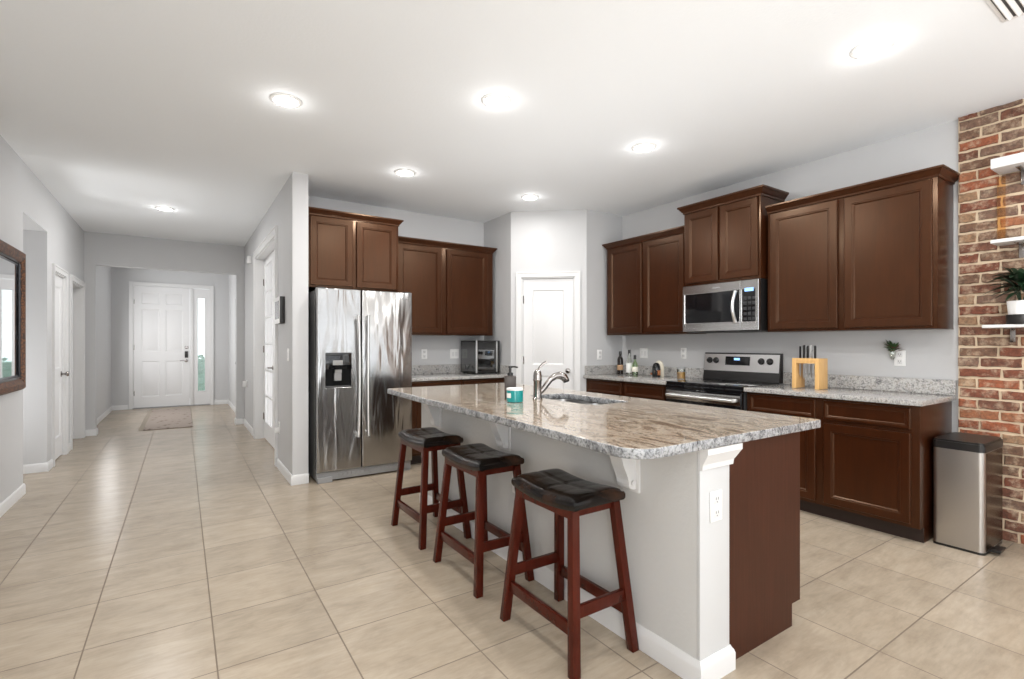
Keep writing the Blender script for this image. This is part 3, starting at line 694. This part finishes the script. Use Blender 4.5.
# sink: two undermounted bowls
t = T('sink', 'stainless double-bowl undermount sink in the island', 'sink', (sx0, sy0, .70))
def bowl(y0, y1):
    b = MB(); x0, x1 = .0, .33; zt = .183
    def ring(i, z, r=.05, n=4):
        o = []
        for cx, cy, a in ((x0+i+r, y0+i+r, 180), (x1-i-r, y0+i+r, 270), (x1-i-r, y1-i-r, 0), (x0+i+r, y1-i-r, 90)):
            o += [b.bm.verts.new((x, y, z)) for x, y in arc(cx, cy, r, a, a+90, n)]
        return o
    rs = [ring(-.012, zt), ring(0, zt), ring(.004, zt-.02), ring(.012, .03), ring(.03, .012), ring(.06, .008, .04)]
    for A, B in zip(rs, rs[1:]):
        for i in range(len(A)): b.face([A[i], A[(i+1) % len(A)], B[(i+1) % len(A)], B[i]])
    b.face(rs[-1]); o = O('bowl', b, M['steel_sink'], t, 40)
    O('drain', MB().lathe([(.045, .0085), (.045, .011), (.035, .012), (.02, .010)], ((x0+x1)/2, (y0+y1)/2, 0), 20), M['chrome'], o)
bowl(.012, .306); bowl(.334, .628)
# faucet
t = T('faucet', 'brushed nickel single-lever kitchen faucet beside the island sink', 'faucet', (1.856, 2.504, .922))
O('body', MB().lathe([(.031, 0), (.031, .006), (.0265, .012), (.0255, .05), (.0255, .115), (.028, .12), (.028, .128), (.0265, .132), (.027, .15), (.023, .172), (.014, .186), (.004, .19)], n=28), M['chrome'], t)
O('lever', MB().tube([(.0, .0, .175), (.010, -.006, .20), (.028, -.016, .224), (.050, -.026, .236)], [.008, .008, .009, .011], 12, flat=.7), M['chrome'], t)
pts = [(.016, -.004, .045), (.035, -.010, .062), (.058, -.016, .092), (.085, -.024, .125), (.115, -.032, .144), (.145, -.04, .149), (.172, -.047, .138), (.186, -.051, .12)]
O('spout', MB().tube(pts, [.016, .016, .0165, .018, .021, .025, .026, .022], 16), M['chrome'], t)
b = MB(); b.tube([(.186, -.051, .121), (.191, -.053, .107)], [.0215, .02], 16); O('spray_head', b, M['black'], t)
# candle and soap
t = T('candle', 'teal glass candle jar with white top beside the faucet', 'candle', (1.665, 2.475, .922))
O('jar', MB().lathe([(.044, 0), (.05, .004), (.0505, .012), (.0505, .066), (.05, .072)], n=32), M['teal'], t)
O('wax_top', MB().lathe([(.05, .0715), (.05, .084), (.046, .085), (.044, .079), (.01, .078)], n=32), M['plastic'], t)
b = MB()
for a in range(6):
    p, q = 215+a*7, 215+(a+1)*7
    b.poly([(.051*cos(R(p)), .051*sin(R(p)), .028), (.051*cos(R(q)), .051*sin(R(q)), .028), (.051*cos(R(q)), .051*sin(R(q)), .056), (.051*cos(R(p)), .051*sin(R(p)), .056)])
lb = O('label_patch', b, M['paperw'], t); lb.rotation_euler = (0, 0, R(-48))
t = T('soap_dispenser', 'dark brown square soap dispenser with black pump behind the candle', 'soap dispenser', (1.742, 2.642, .922), -30)
O('bottle', MB().box(-.036, .036, -.036, .036, 0, .146, 0, .006), plain('dark brown bottle', (.045, .032, .026), .35), t)
b = MB(); b.lathe([(.018, .148), (.018, .165), (.008, .168), (.008, .195), (.013, .196), (.013, .208)], n=16).tube([(0, 0, .203), (.03, -.02, .204), (.045, -.03, .2)], .0055, 8); O('pump', b, M['black'], t)

# ------------------------------------------------------------------ stools
def stool(loc, label):
    t = T('bar_stool', label, 'stool', loc, 0, 'saddle stools along the island')
    tx, ty, bx, by, zt = .112, .182, .160, .243, .60
    for sx in (-1, 1):
        for sy in (-1, 1):
            b = MB().beam((sx*bx, sy*by, 0), (sx*tx, sy*ty, zt+.012*1), .038, .036, .036, .034)
            l = O('leg', b, M['stool'], t)
            q = lambda z: (sx*(bx+(tx-bx)*z/zt), sy*(by+(ty-by)*z/zt))
    at = lambda z: (bx+(tx-bx)*z/zt, by+(ty-by)*z/zt)
    for sx in (-1, 1):
        x, y = at(.165); O('stretcher', MB().box(sx*x-.010, sx*x+.010, -y+.012, y-.012, .140, .188, 0, .003), M['stool'], t)
    for sy in (-1, 1):
        x, y = at(.23); O('stretcher', MB().box(-x+.012, x-.012, sy*y-.010, sy*y+.010, .206, .254, 0, .003), M['stool'], t)
    # curved apron
    b = MB(); n = 16; X, Y = .124, .195
    sag = lambda y: .022*(y/.22)**2
    for sx in (-1, 1):
        pts = [(-Y+2*Y*k/n, .602+sag(-Y+2*Y*k/n)) for k in range(n+1)]
        b.prism([(p[0], p[1]-.0) for p in pts] + [(Y, .580), (-Y, .580)], 'x', sx*X-.009, sx*X+.009)
    for sy in (-1, 1): b.box(-X+.009, X-.009, sy*(Y-.02)-.009, sy*(Y-.02)+.009, .584, .612)
    O('seat_frame', b, M['stool'], t)
    # padded saddle seat
    b = MB(); nx, ny = 20, 34; X, Y = .136, .215; th = .062
    def top(u, v):
        x, y = u*X, v*Y; e = (1-abs(u)**6)*(1-abs(v)**8)
        z = .600+sag(y)*1.0 + th*(.55+.45*max(e, 0)**.5)
        for g, wd, dp in ((abs(u), .06, .004), (abs(v), .04, .004), (abs(abs(v)-.5), .03, .0025)): z -= dp*math.exp(-(g/wd)**2)*max(e, 0)
        return (x, y, z)
    P = [[b.bm.verts.new(top(-1+2*i/nx, -1+2*j/ny)) for j in range(ny+1)] for i in range(nx+1)]
    for i in range(nx):
        for j in range(ny): b.face([P[i][j], P[i+1][j], P[i+1][j+1], P[i][j+1]])
    rim = [P[i][0] for i in range(nx+1)] + [P[nx][j] for j in range(1, ny+1)] + [P[i][ny] for i in range(nx-1, -1, -1)] + [P[0][j] for j in range(ny-1, 0, -1)]
    last = rim
    for k, (s_, dz) in enumerate(((1.03, -.010), (1.03, -.024), (1.0, -.034))):
        ring = [b.bm.verts.new((v.co.x*s_, v.co.y*(1+(s_-1)*.7), v.co.z+dz)) for v in rim]
        for i in range(len(rim)): b.face([last[i], ring[i], ring[(i+1) % len(rim)], last[(i+1) % len(rim)]])
        last = ring
    cv = [b.bm.verts.new((0, v.co.y, v.co.z)) for v in last]
    b.face(last)
    O('seat', b, M['leather'], t, 50)
    return t
s1 = stool((1.402, 1.685, 0), 'black leather saddle stool with red-brown legs nearest the white corner post')
dup(s1, (1.402, 2.420, 0), label='black leather saddle stool with red-brown legs, middle of the three at the island')
dup(s1, (1.402, 3.118, 0), label='black leather saddle stool with red-brown legs nearest the refrigerator')

# ------------------------------------------------------------------ ceiling lights and vent
def downlight(x, y, label, k=1.0):
    t = T('recessed_light', label, 'ceiling light', (x, y, CZ), 0, 'recessed ceiling lights')
    O('trim_ring', MB().lathe([(.094, 0), (.094, -.004), (.082, -.009), (.072, -.010), (.072, -.004), (.0, -.003)], n=36), M['plastic'], t)
    O('diffuser', MB().lathe([(.071, -.0045), (.071, -.0095), (.05, -.0125), (.001, -.0135)], n=36), M['lamp'], t)
    lamp((x, y, CZ-.05), .75); area('downlight_lamp', (x, y, CZ-.03), (x, y, 0), .14, .14, LAMP_W*k, LAMP_C, True)
for x, y, l, *k in ((.552, 3.43, 'round recessed ceiling light left of the island, nearest the hall'), (1.666, 2.69, 'round recessed ceiling light above the island seating side'),
                (1.68, 4.277, 'round recessed ceiling light in front of the refrigerator'), (3.058, 4.26, 'round recessed ceiling light in front of the pantry door', .45),
                (3.03, 2.683, 'round recessed ceiling light in front of the microwave'), (3.01, 1.125, 'round recessed ceiling light beside the ceiling vent'),
                (-.16, 6.93, 'round recessed ceiling light in the hallway')): downlight(x, y, l, *k)
t = T('ceiling_vent', 'white louvred air vent in the ceiling at the upper right', 'vent', (3.10, .545, CZ))
b = MB(); b.box(-.19, .19, -.14, .14, -.006, 0, 0, .002); O('frame', b, M['plastic'], t)
O('louvers', MB(), M['plastic'], t) if False else None
b = MB()
for k in range(7): b.prism([(-.105+k*.033, -.004), (-.085+k*.033, -.018), (-.081+k*.033, -.016), (-.100+k*.033, -.004)], 'x', -.165, .165)
O('louvers', b, M['plastic'], t)
O('duct_opening', MB().box(-.165, .165, -.115, .125, -.0075, -.0061), M['slot'], t)

# ------------------------------------------------------------------ hall furnishings
t = T('mirror', 'wall mirror in a wide carved dark bronze frame', 'mirror', (XL+.001, 5.70, .895), 90)
W, H = -1.0, 1.135
prf = [(0, 0), (0, -.022), (.015, -.038), (.05, -.040), (.075, -.03), (.088, -.024), (.09, -.012)]
b = MB().relief(-1.0, 0, 0, H, prf, fill=False); O('frame', b, M['carve'], t, 25)
b = MB().relief(-.91, -.09, .09, H-.09, [(0, -.012), (.0, -.022), (.018, -.024), (.022, -.014), (.034, -.010)], fill=False); O('inner_frame', b, plain('dark inner bead', (.05, .05, .055), .2, .8), t)
O('mirror_glass', MB().box(-.90, -.10, -.009, -.004, .10, H-.10), M['mirror'], t)
t = T('rug', 'faded beige and rust patterned runner in front of the entry door', 'rug', (-.17, 10.4, 0))
O('pile', MB().box(-.30, .31, -1.36, 1.36, .001, .012, 0, .004), M['rug'], t)
b = MB()
for k in range(60):
    y = -1.34+k*.0454; b.prism([(y, .002), (y+.018, .002), (y+.012, .009), (y+.004, .009)], 'x', -.36, -.30)
O('fringe', b, plain('rug fringe cotton', (.42, .37, .31), .9), t)
def plate(name, label, cat, loc, rot, kind='outlet', w=.072, h=.116, group='wall plates'):
    t = T(name, label, cat, loc, rot, group)
    O('cover', MB().box(-w/2, w/2, -.007, 0, -h/2, h/2, 0, .003), M['plastic'], t)
    if kind == 'outlet':
        for z in (-.026, .026):
            b = MB(); b.box(-.017, .017, -.009, -.006, z-.017, z+.017, 0, .002)
            b.box(-.008, -.005, -.0093, -.0085, z-.002, z+.008, 1).box(.005, .008, -.0093, -.0085, z-.002, z+.008, 1).box(-.002, .002, -.0093, -.0085, z-.012, z-.007, 1)
            O('socket', b, [M['white'], M['slot']], t)
    else:
        n_ = 1 if w < .09 else 2
        for i in range(n_):
            x = 0 if n_ == 1 else -.023+.046*i
            O('rocker', MB().prism([(-.0095, -.032), (-.0065, .032), (-.006, .032), (-.006, -.032)], 'x', x-.016, x+.016), M['white'], t)
    return t
plate('outlet', 'white outlet on the island corner post', 'outlet', (1.692, 1.1485, .655), 0)
plate('outlet', 'white outlet low on the island knee wall between two stools', 'outlet', (1.5995, 2.36, .47), -90)
plate('outlet', 'white outlet on the back wall just right of the refrigerator', 'outlet', (2.40, YB-.0005, 1.15), 0)
plate('light_switch', 'white double switch plate on the back wall left of the countertop oven', 'switch', (2.80, YB-.0005, 1.15), 0, 'switch', .118)
plate('outlet', 'white outlet on the pantry return wall above the backsplash', 'outlet', (4.08, 4.2895, 1.145), 0)
plate('light_switch', 'white double switch plate behind the bottles', 'switch', (XR-.0005, 3.95, 1.165), -90, 'switch', .118)
plate('outlet', 'white outlet on the range wall just left of the range', 'outlet', (XR-.0005, 3.40, 1.17), -90)
plate('outlet', 'white outlet with a small plant, on the range wall near the brick', 'outlet', (XR-.0005, 1.485, 1.165), -90)
plate('light_switch', 'white switch plate below the security panel', 'switch', (HX0-.0005, 5.02, 1.17), -90, 'switch')
t = plate('outlet', 'white outlet low on the hall wall near the kitchen corner', 'outlet', (HX0-.0005, 5.53, .42), -90)
b = MB().box(-.022, .022, -.045, -.0095, -.05, .0, 0, .005); tag(O('plug_in_freshener', b, M['plastic'], None, loc=(HX0-.0005, 5.53, .42)), 'white plug-in unit in the low hall outlet', 'plug-in').rotation_euler = (0, 0, R(-90))
t = plate('outlet', 'white outlet near the far hall corner', 'outlet', (HX0-.0005, 8.55, .66), -90)
b = MB().box(-.03, .03, -.06, -.0095, -.04, .045, 0, .008); tag(O('plug_in_adapter', b, M['plastic'], None, loc=(HX0-.0005, 8.55, .66)), 'white plug-in adapter at the far end of the hall', 'plug-in').rotation_euler = (0, 0, R(-90))
t = T('motion_sensor', 'small white motion sensor high beside the french doors', 'sensor', (HX0, 8.05, 2.48), -90)
O('housing', MB().box(-.035, .035, -.05, 0, -.055, .055, 0, .012), M['plastic'], t); O('lens', MB().box(-.024, .024, -.056, -.045, -.045, .0, 0, .008), M['white'], t)
t = T('security_panel', 'wall-mounted white security panel with dark screen and black edge', 'control panel', (HX0, 5.36, 1.60), -90)
O('housing', MB().box(-.145, .145, -.045, 0, -.13, .13, 0, .005), M['black'], t)
O('bezel', MB().box(-.145, .143, -.049, -.0455, -.13, .13, 0, .001), M['plastic'], t)
O('screen', MB().box(-.125, .125, -.0505, -.049, -.085, .09), M['screen'], t)

# ------------------------------------------------------------------ things on the counters
CT = .915
CT = .9165
def on(x, y, z=CT): return (x, y, z)
t = T('countertop_oven', 'boxy dark glass countertop oven with chrome corner strips', 'oven', on(2.86, 5.06))
W, D, H = .32, .38, .395
b = MB(); b.box(0, W, 0, D, .012, .03, 0, .003).box(0, W, 0, D, H-.022, H, 0, .004).box(.0, W, D-.012, D, .03, H-.02).box(W-.012, W, .0, D, .03, H-.02)
for x in (.02, W-.04):
    for y in (.03, D-.05): b.box(x, x+.02, y, y+.02, -.0, .012)
O('casing', b, M['black'], t)
O('side_glass', MB().box(.0, .004, .016, D-.012, .03, H-.022), M['smoke'], t)
dd = O('door', MB().box(.018, W-.05, -.004, .003, .034, H-.026), M['smoke'], t)
b = MB(); b.box(-.002, .014, -.008, .012, .012, H, 0, .003).box(W-.048, W-.034, -.012, .004, .02, H-.01, 0, .003); O('chrome_strip', b, M['steel_h'], t)
O('door_post', MB().box(W-.034, W, -.006, .01, .012, H, 0, .002), M['black'], t)
for z in (.13, .26): O('shelf', MB().box(.006, W-.014, .01, D-.014, z, z+.006), M['grey'], t)
b = MB(); pts = [(-.01+.02*sin(k*.9)-.012*k/8, .2-.02*k+.02*cos(k*1.3), .02+.012*k*(1 if k < 8 else 0)+ (.01*(16-k) if k >= 8 else 0)) for k in range(14)]
b.tube([(-.004, .25, .05), (-.03, .2, .11), (-.045, .15, .06), (-.02, .12, .10), (-.05, .14, .02), (-.03, .18, .005)], .005, 8); O('power_cord', b, M['black'], t)

def bottle(name, label, x, y, prof, mat, cap, lab=None):
    t = T(name, label, 'bottle', on(x, y), 0, 'bottles on the counter')
    O('glass', MB().lathe(prof, n=24), mat, t)
    zt = prof[-1][1]; O('cap', MB().lathe([(cap[0], zt-.004), (cap[0], zt+cap[1]), (cap[0]*.9, zt+cap[1]+.003)], n=16), M['black'], t)
    if lab: O('paper_label', MB().lathe([(lab[0], lab[1]), (lab[0]+.0006, lab[1]+.001), (lab[0]+.0006, lab[2]-.001), (lab[0], lab[2])], n=24), lab[3], t)
bottle('oil_bottle', 'dark glass bottle with black cap, leftmost of the bottles', 4.26, 4.13, [(.030, 0), (.034, .004), (.034, .17), (.03, .19), (.016, .21), (.014, .235)], M['darkb'], (.016, .03), (.0345, .05, .11, M['brownlab']))
bottle('wine_bottle', 'clear glass bottle with white label and black cap, tallest of the bottles', 4.235, 3.965, [(.032, 0), (.036, .004), (.036, .15), (.03, .175), (.015, .205), (.0135, .25)], M['clearb'], (.015, .035), (.0365, .03, .135, M['paperw']))
bottle('oil_bottle', 'short pale green glass bottle with cream label, front of the bottles', 4.19, 3.84, [(.030, 0), (.034, .004), (.034, .105), (.028, .135), (.014, .165), (.013, .19)], M['greenb'], (.0155, .038), (.0345, .045, .1, M['label']))
t = T('coffee_pot', 'small dark round appliance with cream arched back left of the range', 'kettle', on(4.26, 3.60))
b = MB(); b.prism([(.055*cos(R(a)), .09+.085*sin(R(a))) for a in range(0, 181, 15)] + [(-.055, 0), (.055, 0)], 'x', .035, .06, 0, .004); o = O('back_plate', b, M['cream'], t)
b = MB(); b.lathe([(.042, 0), (.044, .004), (.044, .085), (.04, .115), (.03, .14), (.012, .152)], n=26); O('body', b, M['blackgloss'], t)
b = MB(); b.box(-.036, -.004, -.062, -.043, .02, .075, 0, .006).lathe([(.012, 0), (.012, .02)], (-.01, .045, .03), 14, 'y'); O('handle', b, M['copper'], t)
O('saucer', MB().lathe([(.03, -.0), (.05, .0)], n=4) if False else MB().tube([(-.043, -.02, .06), (-.06, -.02, .07), (-.06, -.02, .03), (-.043, -.02, .035)], .004, 8), M['chrome'], t)
t = T('candle_jar', 'glass jar of peach wax with a grey lid beside the range', 'candle', on(4.20, 3.235))
O('wax', MB().lathe([(.036, .006), (.038, .01), (.038, .07)], n=26), M['wax'], t)
O('jar', MB().lathe([(.04, 0), (.0415, .003), (.0415, .1), (.04, .102)], n=26), M['clearb'], t)
O('lid', MB().lathe([(.042, .1025), (.042, .118), (.038, .12)], n=26), M['grey'], t)
# knife block
t = T('knife_block', 'light bamboo arch-shaped knife block full of knives right of the range', 'knife block', on(4.10, 2.09), -90)
W, D, H = .205, .14, .24
b = MB(); b.box(0, .032, 0, D, 0, H, 0, .002).box(W-.032, W, 0, D, 0, H, 0, .002).box(.032, W-.032, 0, D, H-.04, H, 0, .001); O('frame', b, M['bamboo'], t)
t_kb = t
for i, (x, y, hh, bl) in enumerate(((.045, .03, .095, .10), (.073, .03, .1, .12), (.101, .03, .09, .13), (.129, .03, .095, .11), (.157, .03, .1, .12), (.059, .065, .105, .11), (.087, .065, .1, .12), (.115, .065, .105, .10), (.143, .065, .095, .12))):
    k = T('knife',  'steel-handled knife standing in the bamboo block' if i in (3, 7) else 'black-handled knife standing in the bamboo block', 'knife', (4.11+y, 2.09-x, CT+H+.0005), -90, 'steel-handled knives in the bamboo block' if i in (3, 7) else 'black-handled knives in the bamboo block')
    O('handle', MB().box(-.005, .005, -.009, .009, 0, hh, 0, .003), M['steel_h'] if i in (3, 7) else M['black'], k)
    O('rivet', MB().lathe([(.003, -.0065), (.003, .0065)], (0, 0, hh*.6), 8, 'x'), M['chrome'], k)
    b = MB(); b.prism([(-.014, -.0455), (.014, -.0455), (.014, -.06), (.004, -.05-bl), (-.012, -.05-bl*.75)], 'x', -.001, .001); O('blade', b, M['steel_h'], k)
# plant clipped to the outlet
t = T('wall_plant', 'tiny succulent in a clear holder clipped to the wall outlet', 'plant', (XR-.022, 1.525, 1.19), -90)
O('holder', MB().lathe([(.008, -.035), (.017, -.02), (.02, 0), (.022, .02), (.021, .024)], n=18), M['clearb'], t)
def leaves(n, c, rmin, rmax, ln, wd, up, seed, droop=.0):
    rnd = random.Random(seed); b = MB()
    for i in range(n):
        a = rnd.uniform(0, 2*pi); e = rnd.uniform(up[0], up[1]); l = ln*rnd.uniform(.7, 1.15); w_ = wd*rnd.uniform(.8, 1.2)
        d_ = Vector((cos(a)*cos(e), sin(a)*cos(e), sin(e))); s_ = d_.cross(Vector((0, 0, 1))).normalized(); u_ = s_.cross(d_)
        p0 = Vector(c) + Vector((cos(a), sin(a), 0))*rnd.uniform(rmin, rmax) + Vector((0, 0, rnd.uniform(-.3, .5)*ln))
        rows = []
        for k in range(6):
            f = k/5; ww = w_*sin(pi*(.08+.9*f))**.8; p = p0 + d_*l*f - Vector((0, 0, droop*l*f*f))
            rows.append([b.bm.verts.new(p - s_*ww/2 + u_*ww*.18), b.bm.verts.new(p), b.bm.verts.new(p + s_*ww/2 + u_*ww*.18)])
        for A, B in zip(rows, rows[1:]):
            for j in range(2): b.face([A[j], A[j+1], B[j+1], B[j]])
    return b
O('foliage', leaves(40, (0, 0, .035), 0, .02, .058, .02, (.0, 1.2), 3), M['succ'], t, 60, weld=False)
O('foliage', leaves(14, (.012, -.008, .035), 0, .014, .05, .017, (-.1, .6), 5), M['succr'], t, 60, weld=False, label='reddish leaves')

# ------------------------------------------------------------------ trash can (faces -x)
t = T('trash_can', 'slim stainless step trash can with black lid beside the brick wall', 'trash can', (3.995, 1.160, 0), -90)
W, D, H = .248, .40, .615
def rrect(x0, x1, y0, y1, r, n=6):
    o = []
    for cx, cy, a in ((x0+r, y0+r, 180), (x1-r, y0+r, 270), (x1-r, y1-r, 0), (x0+r, y1-r, 90)): o += arc(cx, cy, r, a, a+90, n)
    return o
b = MB(); b.prism(rrect(0, W, 0, D, .028), 'z', .012, H); O('body', b, M['steel_can'], t, 40)
O('base', MB().prism(rrect(-.001, W+.001, -.001, D+.001, .028), 'z', 0, .014), M['black'], t, 40)
b = MB(); b.prism(rrect(-.003, W+.003, -.003, D+.003, .03), 'z', H, H+.045).prism(rrect(.004, W-.004, .004, D-.004, .026), 'z', H+.045, H+.056); O('lid', b, M['black'], t, 40)
O('side_panel', MB().box(W, W+.002, .035, D-.03, .02, H-.005), plain('bronze side panel', (.09, .06, .04), .25, .9), t)
b = MB(); b.box(W, W+.055, .06, .15, .018, .03, 0, .004).box(W+.02, W+.062, .05, .16, .028, .042, 0, .005); O('pedal', b, M['black'], t)

# ------------------------------------------------------------------ shelves on the brick wall
def shelf(label, y0, y1, z, th, d):
    t = T('wall_shelf', label, 'shelf', (4.419, y0, z), -90, 'white shelves on the brick wall')
    O('board', MB().box(0, y0-y1, -d, 0, 0, th, 0, .004), M['cream'] if False else M['white'], t)
    b = MB()
    for x in (.10, y0-y1-.12): b.box(x, x+.025, -d*.7, 0, -.006, 0, 0, .001).box(x, x+.025, -.006, 0, -.09, 0, 0, .001)
    O('bracket', b, M['chrome'], t)
shelf('thick white floating shelf, topmost on the brick wall', .935, .25, 2.365, .062, .20)
shelf('thin white floating shelf, middle one on the brick wall', .945, .25, 1.905, .022, .16)
shelf('thin white floating shelf under the potted plant', .985, .25, 1.372, .020, .16)
b = MB().box(0, .04, -.004, 0, 0, .42, 0, .001); o = O('hanging_strap', b, M['amber'], None, loc=(4.412, .945, 1.93)); o.rotation_euler = (0, 0, R(-90)); tag(o, 'amber strap hanging between the two upper white shelves', 'strap')
t = T('potted_plant', 'dark leafy plant in a white pot on the lowest white shelf', 'plant', (4.32, .815, 1.3925))
O('stand', MB().lathe([(.068, 0), (.07, .004), (.07, .06), (.067, .06), (.065, .006), (.01, .004)], n=28), M['black'], t)
O('pot', MB().lathe([(.05, .006), (.055, .01), (.066, .14), (.066, .144), (.06, .144), (.058, .125), (.01, .125)], n=28), M['plastic'], t)
b = MB(); rnd = random.Random(4)
for i in range(7):
    a = rnd.uniform(0, 6.28); b.tube([(0, 0, .1), (.02*cos(a), .02*sin(a), .18), (.045*cos(a), .045*sin(a), .24)], .003, 6)
O('stem', b, M['leafg'], t)
O('foliage', leaves(70, (0, 0, .235), .0, .05, .135, .034, (-.15, 1.2), 11, .3), M['leafg'], t, 60, weld=False)

# ------------------------------------------------------------------ outside the front door
t = T('hedge', 'green hedge outside the entry sidelight', 'hedge', (.9, 14.2, 0))
b = MB(); rnd = random.Random(2); b.box(-1.2, 1.2, -.3, .5, 0, .9)
for i in range(500):
    x, z = rnd.uniform(-1.3, 1.3), rnd.uniform(.05, 1.0); y = rnd.uniform(-.4, -.28); s_ = .05
    b.poly([(x-s_, y, z), (x, y-.03, z-s_*.6), (x+s_, y, z), (x, y-.02, z+s_*.6)])
O('foliage', b, M['hedge'], t, 0, weld=False)
